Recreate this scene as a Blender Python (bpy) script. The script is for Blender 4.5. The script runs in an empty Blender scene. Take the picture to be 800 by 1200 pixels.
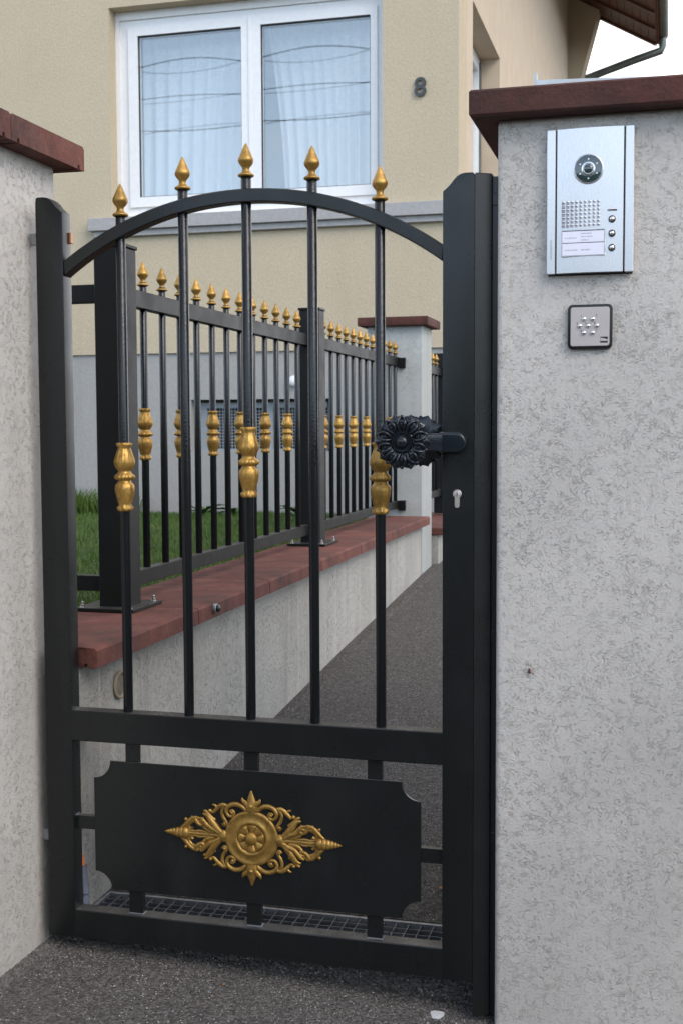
import bpy, bmesh, math, random
import numpy as np
from math import pi, sin, cos, radians, sqrt
from mathutils import Vector, Matrix
random.seed(7); RNG = np.random.default_rng(7)
SC = bpy.context.scene
COL = SC.collection

# ------------------------------------------------------------------ camera, sky, sun, exposure
cam_d = bpy.data.cameras.new("camera"); cam = bpy.data.objects.new("camera", cam_d); COL.objects.link(cam)
cam_d.sensor_fit = 'VERTICAL'; cam_d.sensor_height = 24.0; cam_d.lens = 24.0 * 1438.55 / 1200.0
cam_d.clip_start = .05; cam_d.clip_end = 2000
cr = Vector((0.96616618, 0.25788414, -0.00432374)); cu = Vector((-0.01325812, 0.06639947, 0.99770503)); cf = Vector((-0.25757939, 0.96389153, -0.06757198))
M = Matrix((cr, cu, -cf)).transposed().to_4x4(); M.translation = Vector((1.3446, -2.4544, 1.1445))
cam.matrix_world = M
cam_d.dof.use_dof = True; cam_d.dof.focus_distance = 2.6; cam_d.dof.aperture_fstop = 11
SC.camera = cam

SUN_EL, SUN_AZ = radians(40), radians(128)      # azimuth from +Y towards +X
w = bpy.data.worlds.new("World"); SC.world = w; w.use_nodes = True
nt = w.node_tree; nt.nodes.clear()
def N(nt, t, **k):
    n = nt.nodes.new(t)
    for a, b in k.items(): setattr(n, a, b)
    return n
sky = N(nt, 'ShaderNodeTexSky', sky_type='NISHITA', sun_disc=False, sun_elevation=SUN_EL, sun_rotation=SUN_AZ)
sky.air_density = 1.0; sky.dust_density = 1.2; sky.ozone_density = 1.0
tc = N(nt, 'ShaderNodeTexCoord'); mp = N(nt, 'ShaderNodeMapping'); mp.inputs['Scale'].default_value = (1.0, 1.0, 2.6)
mp.inputs['Location'].default_value = (.35, .2, 0)
nz = N(nt, 'ShaderNodeTexNoise'); nz.inputs['Scale'].default_value = 1.5; nz.inputs['Detail'].default_value = 7; nz.inputs['Roughness'].default_value = .55
rp = N(nt, 'ShaderNodeMapRange'); rp.inputs[1].default_value = .38; rp.inputs[2].default_value = .68; rp.inputs[3].default_value = .05; rp.inputs[4].default_value = .8
mx = N(nt, 'ShaderNodeMix', data_type='RGBA'); bg = N(nt, 'ShaderNodeBackground'); out = N(nt, 'ShaderNodeOutputWorld')
L = nt.links.new
L(tc.outputs['Generated'], mp.inputs[0]); L(mp.outputs[0], nz.inputs['Vector']); L(nz.outputs[0], rp.inputs[0]); 
sxyz = N(nt, 'ShaderNodeSeparateXYZ'); L(tc.outputs['Generated'], sxyz.inputs[0])
gy_ = N(nt, 'ShaderNodeMath', operation='MULTIPLY_ADD'); L(sxyz.outputs[1], gy_.inputs[0]); gy_.inputs[1].default_value = .20; L(nz.outputs[0], gy_.inputs[2])   # the cloud bank lies over the house side
L(gy_.outputs[0], rp.inputs[0])
hz = N(nt, 'ShaderNodeMapRange'); L(sxyz.outputs[2], hz.inputs[0]); hz.inputs[1].default_value = .10; hz.inputs[2].default_value = .55; hz.inputs[3].default_value = .95; hz.inputs[4].default_value = 0   # pale haze low all round
L(rp.outputs[0], mx.inputs[0]); mh = N(nt, 'ShaderNodeMix', data_type='RGBA'); L(hz.outputs[0], mh.inputs[0]); L(sky.outputs[0], mh.inputs[6]); mh.inputs[7].default_value = (7.3, 9.2, 11.4, 1); L(mh.outputs[2], mx.inputs[6])
mx.inputs[7].default_value = (9.9, 9.3, 8.9, 1)
L(mx.outputs[2], bg.inputs[0]); L(bg.outputs[0], out.inputs[0]); bg.inputs[1].default_value = .10
sd = bpy.data.lights.new("sun", 'SUN'); sd.energy = .55; sd.angle = radians(34); sd.color = (1, .90, .77)
so = bpy.data.objects.new("sun", sd); COL.objects.link(so)
sv = Vector((sin(SUN_AZ) * cos(SUN_EL), cos(SUN_AZ) * cos(SUN_EL), sin(SUN_EL)))
so.rotation_euler = sv.to_track_quat('Z', 'Y').to_euler(); so.location = sv * 60
SC.view_settings.view_transform = 'Standard'; SC.view_settings.look = 'None'; SC.view_settings.exposure = 1.36; SC.view_settings.gamma = 1

# ------------------------------------------------------------------ materials
def new_mat(name):
    m = bpy.data.materials.new(name); m.use_nodes = True; t = m.node_tree
    return m, t, t.nodes['Principled BSDF']
def ramp(t, src, stops):
    r = N(t, 'ShaderNodeValToRGB'); e = r.color_ramp.elements
    while len(e) < len(stops): e.new(.5)
    for i, (p_, c) in enumerate(stops): e[i].position = p_; e[i].color = (*c, 1) if len(c) == 3 else c
    t.links.new(src, r.inputs[0]); return r.outputs[0]
def noise(t, scale, detail=4, rough=.55, vec=None, dist=0, sc3=None):
    tcn = N(t, 'ShaderNodeTexCoord'); n = N(t, 'ShaderNodeTexNoise')
    n.inputs['Scale'].default_value = scale; n.inputs['Detail'].default_value = detail; n.inputs['Roughness'].default_value = rough; n.inputs['Distortion'].default_value = dist
    v = tcn.outputs['Object'] if vec is None else vec
    if sc3:
        mpn = N(t, 'ShaderNodeMapping'); mpn.inputs['Scale'].default_value = sc3; t.links.new(v, mpn.inputs[0]); v = mpn.outputs[0]
    t.links.new(v, n.inputs['Vector']); return n.outputs[0]
def mixc(t, fac, a, b, mode='MIX'):
    m = N(t, 'ShaderNodeMix', data_type='RGBA', blend_type=mode)
    for s, v in ((0, fac), (6, a), (7, b)):
        if isinstance(v, (int, float)): m.inputs[s].default_value = v
        elif isinstance(v, tuple): m.inputs[s].default_value = (*v, 1) if len(v) == 3 else v
        else: t.links.new(v, m.inputs[s])
    return m.outputs[2]
def mth(t, op, a, b=0.0):
    m = N(t, 'ShaderNodeMath', operation=op)
    for s, v in ((0, a), (1, b)):
        if isinstance(v, (int, float)): m.inputs[s].default_value = v
        else: t.links.new(v, m.inputs[s])
    return m.outputs[0]
def bump(t, bs, h, dist, strength=1.0, prev=None):
    b = N(t, 'ShaderNodeBump'); b.inputs['Strength'].default_value = strength; b.inputs['Distance'].default_value = dist
    t.links.new(h, b.inputs['Height'])
    if prev: t.links.new(prev, b.inputs['Normal'])
    t.links.new(b.outputs[0], bs.inputs['Normal']); return b.outputs[0]
def setp(bs, **k):
    for a, b in k.items():
        i = bs.inputs[a.replace('_', ' ')]
        i.default_value = (*b, 1) if isinstance(b, tuple) and len(b) == 3 else b
def mrange(t, v, a, b, c, d):
    m = N(t, 'ShaderNodeMapRange'); t.links.new(v, m.inputs[0])
    for i, x in enumerate((a, b, c, d)): m.inputs[i + 1].default_value = x
    return m.outputs[0]

def powder(name, col, rough, grain=.00022, scale=520, dust=.5, spec=.45, sm_=.25):
    m, t, bs = new_mat(name)
    n1 = noise(t, 3, 3); c = ramp(t, n1, [(.3, tuple(x * .85 for x in col)), (.7, tuple(x * 1.2 for x in col))])
    t.links.new(c, bs.inputs['Base Color']); g = noise(t, scale, 2, .6)
    r = mrange(t, noise(t, 9, 4), .3, .7, rough - .05, rough + .08); t.links.new(r, bs.inputs['Roughness'])
    if dust:   # road dust that has settled on faces that look up
        gm = N(t, 'ShaderNodeNewGeometry'); sx_ = N(t, 'ShaderNodeSeparateXYZ'); t.links.new(gm.outputs['Normal'], sx_.inputs[0])
        f_ = mth(t, 'MULTIPLY', mrange(t, sx_.outputs[2], .75, .98, 0, dust), mrange(t, noise(t, 14, 5, .7), .3, .65, .2, 1))
        c = mixc(t, f_, c, (.13, .125, .115))
    sm = mrange(t, noise(t, 5, 5, .7, None, 0, (1, 1, .35)), .55, .8, 0, sm_); c = mixc(t, sm, c, (.035, .036, .036)); t.links.new(c, bs.inputs['Base Color'])
    bump(t, bs, g, grain); setp(bs, Specular_IOR_Level=spec); return m
M_GATE = powder('anthracite_powder_coat', (.0060, .0076, .0078), .28)
M_BAR = powder('hammered_bar_paint', (.006, .008, .010), .20, .0005, 260)
M_FENCE = powder('fence_powder_coat', (.0032, .0036, .0034), .46, spec=.28, sm_=.10)
M_IRON = powder('glossy_cast_iron_paint', (.010, .014, .020), .15, .0002, 120)
def gold_mat():
    m, t, bs = new_mat('gold_paint')
    n1 = noise(t, 90, 4); c = ramp(t, n1, [(.25, (.23, .125, .028)), (.6, (.43, .255, .063)), (.85, (.53, .34, .10))])
    ao = N(t, 'ShaderNodeTexCoord')
    oi = N(t, 'ShaderNodeObjectInfo'); hs = N(t, 'ShaderNodeHueSaturation'); t.links.new(mrange(t, oi.outputs['Random'], 0, 1, .80, 1.12), hs.inputs['Value']); t.links.new(c, hs.inputs['Color'])
    c = mixc(t, mrange(t, noise(t, 160, 5, .75), .56, .74, 0, .55), hs.outputs[0], (.10, .055, .018))
    t.links.new(mrange(t, noise(t, 120, 3), .3, .7, .30, .55), bs.inputs['Roughness'])
    t.links.new(c, bs.inputs['Base Color']); setp(bs, Metallic=.62)
    bump(t, bs, noise(t, 350, 3), .0004); return m
M_GOLD = gold_mat()

def render_mat(name, col, dirt, scale=1.0, groove=.0035, streak=.0, amount=.5):
    """trowelled scraped render: short curling grooves, fine grain, damp stains"""
    m, t, bs = new_mat(name)
    tcn = N(t, 'ShaderNodeTexCoord'); obj = tcn.outputs['Object']
    warp = N(t, 'ShaderNodeTexNoise'); warp.inputs['Scale'].default_value = 16 * scale; warp.inputs['Detail'].default_value = 3
    t.links.new(obj, warp.inputs['Vector'])
    vadd = N(t, 'ShaderNodeVectorMath', operation='MULTIPLY_ADD'); t.links.new(warp.outputs['Color'], vadd.inputs[0])
    vadd.inputs[1].default_value = (.09 / scale,) * 3; t.links.new(obj, vadd.inputs[2])
    n1 = noise(t, 80 * scale, 2, .5, vadd.outputs[0], 0, (1, 1, 1.9))
    ridge = mth(t, 'ABSOLUTE', mth(t, 'SUBTRACT', n1, .5))                       # thin lines at the zero crossings
    line = mrange(t, ridge, 0, .05, 1, 0)
    mask = mrange(t, noise(t, 62 * scale, 3, .65, obj), .45, .58, 0, 1)
    gr = mth(t, 'MULTIPLY', mth(t, 'MULTIPLY', line, mask), mrange(t, noise(t, 5.5, 4, .6, obj), .35, .60, .45, 1))
    pit = mrange(t, noise(t, 170 * scale, 3, .6, obj), .52, .72, 0, 1)
    fine = noise(t, 260 * scale, 4, .7, obj)
    mid = noise(t, 90 * scale, 3, .6, vadd.outputs[0])
    h = mth(t, 'SUBTRACT', mth(t, 'ADD', mth(t, 'MULTIPLY', fine, .5), mth(t, 'MULTIPLY', mid, .30)), mth(t, 'ADD', mth(t, 'MULTIPLY', gr, .8), mth(t, 'MULTIPLY', pit, .3)))
    big = ramp(t, noise(t, 2.2, 4, .6, obj), [(.3, tuple(x * .84 for x in col)), (.7, tuple(min(.8, x * 1.05) for x in col))])
    c = mixc(t, mth(t, 'MULTIPLY', gr, amount), big, dirt)
    c = mixc(t, mth(t, 'MULTIPLY', pit, amount * .5), c, dirt)
    if streak:
        s = noise(t, 11, 4, .65, obj, 0, (1, 1, .05)); c = mixc(t, mth(t, 'MULTIPLY', mrange(t, s, .50, .66, 0, 1), streak), c, dirt)
        s2 = noise(t, 17, 4, .6, obj, 0, (1, 1.3, .04)); c = mixc(t, mth(t, 'MULTIPLY', mrange(t, s2, .54, .70, 0, 1), .5), c, (.52, .52, .49)) if streak > .3 else c
    t.links.new(c, bs.inputs['Base Color']); setp(bs, Roughness=.92, Specular_IOR_Level=.2)
    bump(t, bs, h, groove); return m
M_PILLAR = render_mat('white_grey_render', (.575, .545, .505), (.42, .385, .35), 1.3, .0020, .05, .10)
M_WALLR = render_mat('stained_grey_render', (.42, .41, .38), (.24, .225, .195), 1.3, .003, .42, .24)
M_FARP = render_mat('pale_pillar_render', (.42, .44, .425), (.30, .30, .29), 1.2, .0018, .25, .3)

def facade_mat(name, col, var, scale=70):
    m, t, bs = new_mat(name)
    n1 = noise(t, scale, 5, .7, None, .6, (1, 1, .75)); n2 = noise(t, 1.1, 4)
    c = ramp(t, n1, [(.32, tuple(x * (1 - var) for x in col)), (.66, tuple(x * (1 + var * .6) for x in col))])
    c = mixc(t, mrange(t, n2, .3, .75, 0, .34), c, tuple(x * .78 for x in col))
    st = noise(t, 3.2, 5, .65, None, 0, (1, 1, .12)); c = mixc(t, mrange(t, st, .52, .78, 0, .30), c, tuple(x * .68 for x in col))
    t.links.new(c, bs.inputs['Base Color']); setp(bs, Roughness=.95, Specular_IOR_Level=.15)
    bump(t, bs, n1, .005); return m
M_BEIGE = facade_mat('beige_roughcast', (.55, .465, .335), .12)
M_PLINTH = facade_mat('blue_grey_plinth_render', (.37, .365, .35), .07, 45)

def stone_mat(nm='red_brown_coping', k=.82):
    m, t, bs = new_mat(nm)
    oi = N(t, 'ShaderNodeObjectInfo')
    n1 = noise(t, 9, 6, .65); n2 = noise(t, 120, 4, .7); n3 = noise(t, 3.2, 5, .7)
    c = ramp(t, n1, [(.28, (.075, .024, .017)), (.52, (.165, .050, .035)), (.75, (.235, .090, .066))])
    c = mixc(t, mrange(t, n3, .50, .66, 0, .62), c, (.040, .022, .017))
    c = mixc(t, mrange(t, noise(t, 26, 5, .75), .58, .70, 0, .5), c, (.035, .022, .018))
    c = mixc(t, mrange(t, n2, .6, .8, 0, .35), c, (.26, .17, .15))
    hs = N(t, 'ShaderNodeHueSaturation'); t.links.new(mrange(t, oi.outputs['Random'], 0, 1, .85 * k, 1.15 * k), hs.inputs['Value']); t.links.new(c, hs.inputs['Color'])
    t.links.new(hs.outputs[0], bs.inputs['Base Color']); setp(bs, Roughness=.85)
    bump(t, bs, mth(t, 'ADD', n2, mth(t, 'MULTIPLY', n1, 2)), .0025); return m
M_STONE = stone_mat()
M_STONE_D = stone_mat('dark_damp_coping', .50)

def asphalt_mat(name, base, light, spk, grain=.006):
    m, t, bs = new_mat(name)
    tcn = N(t, 'ShaderNodeTexCoord'); v = N(t, 'ShaderNodeTexVoronoi'); v.inputs['Scale'].default_value = 170; t.links.new(tcn.outputs['Object'], v.inputs['Vector'])
    v2 = N(t, 'ShaderNodeTexVoronoi'); v2.inputs['Scale'].default_value = 330; t.links.new(tcn.outputs['Object'], v2.inputs['Vector'])
    sep = N(t, 'ShaderNodeSeparateColor'); t.links.new(v.outputs['Color'], sep.inputs[0])
    sep2 = N(t, 'ShaderNodeSeparateColor'); t.links.new(v2.outputs['Color'], sep2.inputs[0])
    n1 = noise(t, 2.5, 5, .6); n2 = noise(t, 60, 4, .7)
    c = ramp(t, n2, [(.3, tuple(x * .38 for x in base)), (.7, tuple(x * 1.45 for x in base))])
    c = mixc(t, mrange(t, n1, .35, .7, 0, .4), c, tuple(x * 1.4 for x in base))
    c = mixc(t, mrange(t, sep2.outputs[1], .2, 1, 0, .6), c, tuple(x * 2.4 for x in base))
    c = mixc(t, mrange(t, sep.outputs[1], .45, 1, 0, .75), c, tuple(x * 2.6 for x in base))
    c = mixc(t, mrange(t, sep.outputs[2], .55, .9, 0, .6), c, tuple(x * .40 for x in base))
    isl = mth(t, 'MULTIPLY', mrange(t, sep.outputs[0], 1 - spk, 1 - spk + .02, 0, 1), mrange(t, v.outputs['Distance'], .25, .4, 1, 0))
    c = mixc(t, isl, c, light)
    t.links.new(c, bs.inputs['Base Color']); setp(bs, Roughness=.85, Specular_IOR_Level=.35)
    h = mth(t, 'ADD', mrange(t, v.outputs['Distance'], 0, .7, 1, 0), mth(t, 'MULTIPLY', mrange(t, v2.outputs['Distance'], 0, .7, 1, 0), .6))
    bump(t, bs, h, grain); return m
M_ROAD = asphalt_mat('worn_asphalt', (.070, .066, .062), (.40, .40, .39), .08, .003)
M_PATH = asphalt_mat('gritty_tarred_path', (.098, .092, .085), (.60, .58, .55), .11, .010)
M_GROUND = asphalt_mat('earth', (.09, .075, .05), (.2, .18, .12), .05)

def plain(name, col, rough=.5, metal=0., var=.1, scale=30, bmp=0.0):
    m, t, bs = new_mat(name)
    c = ramp(t, noise(t, scale, 4), [(.3, tuple(x * (1 - var) for x in col)), (.7, tuple(min(1, x * (1 + var)) for x in col))])
    t.links.new(c, bs.inputs['Base Color']); setp(bs, Roughness=rough, Metallic=metal)
    if bmp: bump(t, bs, noise(t, scale * 4, 3), bmp)
    return m
M_PVC = plain('white_window_plastic', (.78, .78, .78), .35, 0, .03)
M_SILL = plain('grey_sill_stone', (.36, .35, .345), .8, 0, .08, 40, .001)
M_BLACK = plain('black_rubber', (.006, .006, .007), .35)
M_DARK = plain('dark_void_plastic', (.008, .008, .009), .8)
M_ZINC = plain('zinc_sheet', (.42, .44, .45), .42, .75, .12, 12)
M_GUT = plain('weathered_zinc_gutter', (.14, .16, .155), .5, .5, .2, 6)
M_GALV = plain('galvanised_steel', (.36, .37, .38), .45, .7, .25, 60)
M_CHROME = plain('bright_screw_steel', (.75, .74, .72), .22, 1., .05)
M_NICKEL = plain('nickel_lock', (.62, .58, .52), .35, .8, .08)
M_CURT = None
M_WOOD = plain('brown_soffit_wood', (.095, .040, .024), .6, 0, .35, 6)
M_TILE = plain('clay_roof_tile', (.26, .10, .06), .8, 0, .25, 8)
M_ORANGE = plain('orange_plastic', (.55, .14, .03), .5)
M_HOSE = plain('grey_blue_conduit', (.14, .15, .19), .45)
M_LABEL = plain('name_paper', (.80, .80, .90), .5, 0, .02)
M_INK = plain('faded_grey_print', (.42, .42, .50), .7)
M_BLUEF = plain('pale_blue_grey_frame', (.27, .305, .33), .6)
M_MESHP = plain('perforated_sheet', (.20, .225, .25), .55)
M_LAMP = plain('white_round_lamp_glass', (.8, .8, .8), .3)
M_WIRE = plain('black_cable', (.01, .01, .01), .7)
M_PAINTSPOT = plain('dried_white_paint', (.55, .56, .58), .6)
M_DIRTSTONE = plain('grit_grey', (.13, .12, .11), .9, 0, .5, 40)
M_RUST = plain('reddish_brown', (.09, .02, .012), .6)
M_LEAFD = plain('dry_leaf', (.30, .14, .05), .8)
M_WINDARK = plain('dark_gasket', (.02, .022, .025), .5)

def steel_mat(name, col, rough, sc3):
    m, t, bs = new_mat(name)
    n1 = noise(t, 60, 4, .6, None, 0, sc3)
    c = ramp(t, n1, [(.3, tuple(x * .93 for x in col)), (.7, col)]); t.links.new(c, bs.inputs['Base Color'])
    setp(bs, Metallic=.9); t.links.new(mrange(t, n1, .3, .7, rough - .06, rough + .08), bs.inputs['Roughness'])
    return m
M_STEEL = steel_mat('brushed_aluminium', (.66, .65, .65), .30, (40, 1, 1.2))
M_STEEL2 = plain('rosy_steel_plate', (.50, .45, .43), .4, .3, .04)

M_WELD = plain('bare_weld', (.16, .17, .19), .45, .5)
M_GALVD = plain('dull_galvanised_steel', (.13, .135, .14), .6, .4, .35, 40)
def curtain_mat():
    m, t, bs = new_mat('sheer_white_curtain')
    setp(bs, Base_Color=(.46, .48, .51), Roughness=.9, Transmission_Weight=0.0)
    return m
M_CURT = curtain_mat()
def glass_mat(ior=2.25):
    m, t, bs = new_mat('window_glass'); t.nodes.remove(bs); o = t.nodes['Material Output']
    g = N(t, 'ShaderNodeBsdfGlossy'); g.inputs['Roughness'].default_value = 0.0; g.inputs['Color'].default_value = (.93, .97, 1, 1)
    tr = N(t, 'ShaderNodeBsdfTransparent'); tr.inputs['Color'].default_value = (.95, .965, .965, 1)
    ge = N(t, 'ShaderNodeNewGeometry'); dt = N(t, 'ShaderNodeVectorMath', operation='DOT_PRODUCT'); t.links.new(ge.outputs['Normal'], dt.inputs[0]); t.links.new(ge.outputs['Incoming'], dt.inputs[1])
    f0 = ((ior - 1) / (ior + 1)) ** 2; co = mth(t, 'ABSOLUTE', dt.outputs['Value']); pw = mth(t, 'POWER', mth(t, 'SUBTRACT', 1.0, co), 5.0)   # same both ways through the sheet
    ff = mth(t, 'ADD', mth(t, 'MULTIPLY', pw, 1 - f0), f0)
    mx_ = N(t, 'ShaderNodeMixShader'); t.links.new(ff, mx_.inputs[0]); t.links.new(tr.outputs[0], mx_.inputs[1]); t.links.new(g.outputs[0], mx_.inputs[2])
    t.links.new(mx_.outputs[0], o.inputs[0]); return m
M_GLASS = glass_mat()
def lens_glass():
    m, t, bs = new_mat('dark_lens_glass'); setp(bs, Base_Color=(.03, .05, .055), Roughness=.12, Coat_Weight=1.0); return m
M_LENS = lens_glass()
def grass_mat():
    m, t, bs = new_mat('grass_blades'); n1 = noise(t, 2.2, 4); n2 = noise(t, 60, 2)
    c = ramp(t, n1, [(.3, (.045, .092, .014)), (.6, (.075, .138, .022)), (.8, (.125, .155, .042))])
    c = mixc(t, mrange(t, n2, .4, .7, 0, .5), c, (.045, .085, .014))
    t.links.new(c, bs.inputs['Base Color']); setp(bs, Roughness=.5, Specular_IOR_Level=.3); return m
M_GRASS = grass_mat()
M_WEED = plain('weed_leaf', (.05, .10, .02), .5, 0, .3, 12)
M_SOIL = plain('lawn_soil', (.045, .060, .02), .95, 0, .3, 18, .01)

# ------------------------------------------------------------------ mesh helpers
class B:
    def __init__(s): s.bm = bmesh.new()
    def box(s, x0, x1, y0, y1, z0, z1, bev=0.0, seg=1):
        vs = [s.bm.verts.new((x, y, z)) for x in (x0, x1) for y in (y0, y1) for z in (z0, z1)]
        F = [(0, 1, 3, 2), (4, 6, 7, 5), (0, 4, 5, 1), (2, 3, 7, 6), (0, 2, 6, 4), (1, 5, 7, 3)]
        fs = [s.bm.faces.new([vs[i] for i in f]) for f in F]
        if bev > 0:
            es = list({e for f in fs for e in f.edges}); bmesh.ops.bevel(s.bm, geom=es, offset=bev, segments=seg, affect='EDGES', profile=.6)
        return s
    def prism(s, pts, ax, d0, d1, bev=0.0, seg=1):
        """closed outline extruded along axis ax ('x','y','z')"""
        def P(a, b, d): return {'y': (a, d, b), 'x': (d, a, b), 'z': (a, b, d)}[ax]
        v0 = [s.bm.verts.new(P(a, b, d0)) for a, b in pts]; v1 = [s.bm.verts.new(P(a, b, d1)) for a, b in pts]
        n = len(pts); fs = [s.bm.faces.new(v0), s.bm.faces.new(v1[::-1])]
        for i in range(n): fs.append(s.bm.faces.new((v0[i], v1[i], v1[(i + 1) % n], v0[(i + 1) % n])))
        bmesh.ops.recalc_face_normals(s.bm, faces=fs)
        if bev > 0:
            es = list({e for f in fs[:2] for e in f.edges}); bmesh.ops.bevel(s.bm, geom=es, offset=bev, segments=seg, affect='EDGES', profile=.6)
        return s
    def lathe(s, c, prof, seg=24, mod=None, ax='z', cap=True):
        """prof: (radius, height) list; mod(theta, i, r, h) -> (r, h)"""
        rings = []
        for i, (r, h) in enumerate(prof):
            ring = []
            for k in range(seg):
                th = 2 * pi * k / seg; rr, hh = (r, h) if mod is None else mod(th, i, r, h)
                a, b = rr * cos(th), rr * sin(th)
                p = {'z': (a, b, hh), 'y': (a, hh, b), 'x': (hh, a, b)}[ax]
                ring.append(s.bm.verts.new((c[0] + p[0], c[1] + p[1], c[2] + p[2])))
            rings.append(ring)
        fs = []
        for i in range(len(rings) - 1):
            for k in range(seg):
                fs.append(s.bm.faces.new((rings[i][k], rings[i][(k + 1) % seg], rings[i + 1][(k + 1) % seg], rings[i + 1][k])))
        if cap: fs.append(s.bm.faces.new(rings[0][::-1])); fs.append(s.bm.faces.new(rings[-1]))
        bmesh.ops.recalc_face_normals(s.bm, faces=fs); return s
    def tube(s, pts, rad, seg=8, flat=(1, 1), up=(0, 0, 1), smooth=0):
        pts = [Vector(p) for p in pts]
        rad = [rad] * len(pts) if isinstance(rad, (int, float)) else list(rad)
        if smooth:
            P, Rr = [], []
            for i in range(len(pts) - 1):
                a = pts[max(0, i - 1)]; b = pts[i]; c = pts[i + 1]; d = pts[min(len(pts) - 1, i + 2)]
                for k in range(smooth):
                    u = k / smooth
                    P.append(.5 * ((2 * b) + (c - a) * u + (2 * a - 5 * b + 4 * c - d) * u * u + (3 * b - a - 3 * c + d) * u ** 3)); Rr.append(rad[i] * (1 - u) + rad[i + 1] * u)
            P.append(pts[-1]); Rr.append(rad[-1]); pts, rad = P, Rr
        rings = []; U = Vector(up)
        for i, p in enumerate(pts):
            d = (pts[min(i + 1, len(pts) - 1)] - pts[max(0, i - 1)]).normalized()
            a = U - d * U.dot(d)
            if a.length < 1e-4: a = Vector((1, 0, 0)) - d * d.x
            a.normalize(); b = d.cross(a)
            rings.append([s.bm.verts.new(p + a * (rad[i] * flat[0] * cos(2 * pi * k / seg)) + b * (rad[i] * flat[1] * sin(2 * pi * k / seg))) for k in range(seg)])
        fs = []
        for i in range(len(rings) - 1):
            for k in range(seg): fs.append(s.bm.faces.new((rings[i][k], rings[i][(k + 1) % seg], rings[i + 1][(k + 1) % seg], rings[i + 1][k])))
        fs.append(s.bm.faces.new(rings[0][::-1])); fs.append(s.bm.faces.new(rings[-1]))
        bmesh.ops.recalc_face_normals(s.bm, faces=fs); return s
    def sphere(s, c, r, sc=(1, 1, 1), u=12, v=8):
        bmesh.ops.create_uvsphere(s.bm, u_segments=u, v_segments=v, radius=1, matrix=Matrix.Translation(c) @ Matrix.Diagonal((r * sc[0], r * sc[1], r * sc[2], 1))); return s
    def grid_wall(s, xs, zs, holes, ax, d0, d1):
        """wall sheet with rectangular holes; holes = set of (i,j) cells left out"""
        def P(a, b, d): return {'y': (a, d, b), 'x': (d, a, b)}[ax]
        V = {}
        def v(i, j, k):
            if (i, j, k) not in V: V[i, j, k] = s.bm.verts.new(P(xs[i], zs[j], (d0, d1)[k]))
            return V[i, j, k]
        nx, nz_ = len(xs) - 1, len(zs) - 1; full = {(i, j) for i in range(nx) for j in range(nz_)} - set(holes); fs = []
        for i, j in full:
            for k in (0, 1): fs.append(s.bm.faces.new([v(i, j, k), v(i + 1, j, k), v(i + 1, j + 1, k), v(i, j + 1, k)]))
            for di, dj, a, b in ((-1, 0, (i, j), (i, j + 1)), (1, 0, (i + 1, j), (i + 1, j + 1)), (0, -1, (i, j), (i + 1, j)), (0, 1, (i, j + 1), (i + 1, j + 1))):
                if (i + di, j + dj) not in full: fs.append(s.bm.faces.new([v(*a, 0), v(*b, 0), v(*b, 1), v(*a, 1)]))
        bmesh.ops.recalc_face_normals(s.bm, faces=fs); return s
    def mesh(s, name, mat, origin=(0, 0, 0), smooth=True, angle=35):
        bmesh.ops.translate(s.bm, verts=s.bm.verts, vec=-Vector(origin))
        me = bpy.data.meshes.new(name); s.bm.to_mesh(me); s.bm.free()
        if mat: me.materials.append(mat)
        if smooth:
            me.shade_smooth(); me.set_sharp_from_angle(angle=radians(angle))
        return me

class T:
    """a thing: an Empty at its base whose parts are given in world coordinates"""
    def __init__(s, name, label, cat, base, group=None):
        s.o = bpy.data.objects.new(name, None); s.o.empty_display_size = .1; COL.objects.link(s.o); s.o.location = base; s.b = Vector(base)
        tagp(s.o, label, cat, group)
    def part(s, name, b, mat, parent=None, label=None, at=None, angle=35):
        """at: world point of the part's own origin; the mesh is stored relative to it"""
        at = Vector(at) if at is not None else s.b
        me = b.mesh(name, mat, at, True, angle) if isinstance(b, B) else b
        o = bpy.data.objects.new(name, me); COL.objects.link(o)
        if parent is None: o.parent = s.o; o.location = at - s.b; o['_w'] = list(at)
        else: o.parent = parent; o.location = at - Vector(parent['_w']); o['_w'] = list(at)
        if label: o['label'] = label
        return o
def tagp(o, label, cat, group=None, kind=None):
    if label: o['label'] = label
    if cat: o['category'] = cat
    if group: o['group'] = group
    if kind: o['kind'] = kind
def single(name, b, mat, label=None, cat=None, group=None, kind=None, at=(0, 0, 0)):
    me = b.mesh(name, mat, at) if isinstance(b, B) else b
    o = bpy.data.objects.new(name, me); COL.objects.link(o); o.location = at; tagp(o, label, cat, group, kind); return o
def copy_tree(o, parent=None):
    c = o.copy(); COL.objects.link(c); c.parent = parent
    for ch in [x for x in list(o.children)]: copy_tree(ch, c)
    return c
def text_mesh(body, size, ext, name='lettering', mat=None, bold=0.0):
    cu_ = bpy.data.curves.new(name, 'FONT'); cu_.body = body; cu_.size = size; cu_.extrude = ext; cu_.align_x = 'CENTER'; cu_.align_y = 'CENTER'; cu_.offset = bold
    cu_.resolution_u = 6
    ob = bpy.data.objects.new('tmp', cu_); COL.objects.link(ob); bpy.context.view_layer.update()
    me = bpy.data.meshes.new_from_object(ob.evaluated_get(bpy.context.evaluated_depsgraph_get())); bpy.data.objects.remove(ob)
    me.transform(Matrix.Rotation(pi / 2, 4, 'X')); me.name = name
    me.materials.clear()
    if mat: me.materials.append(mat)
    return me

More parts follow.
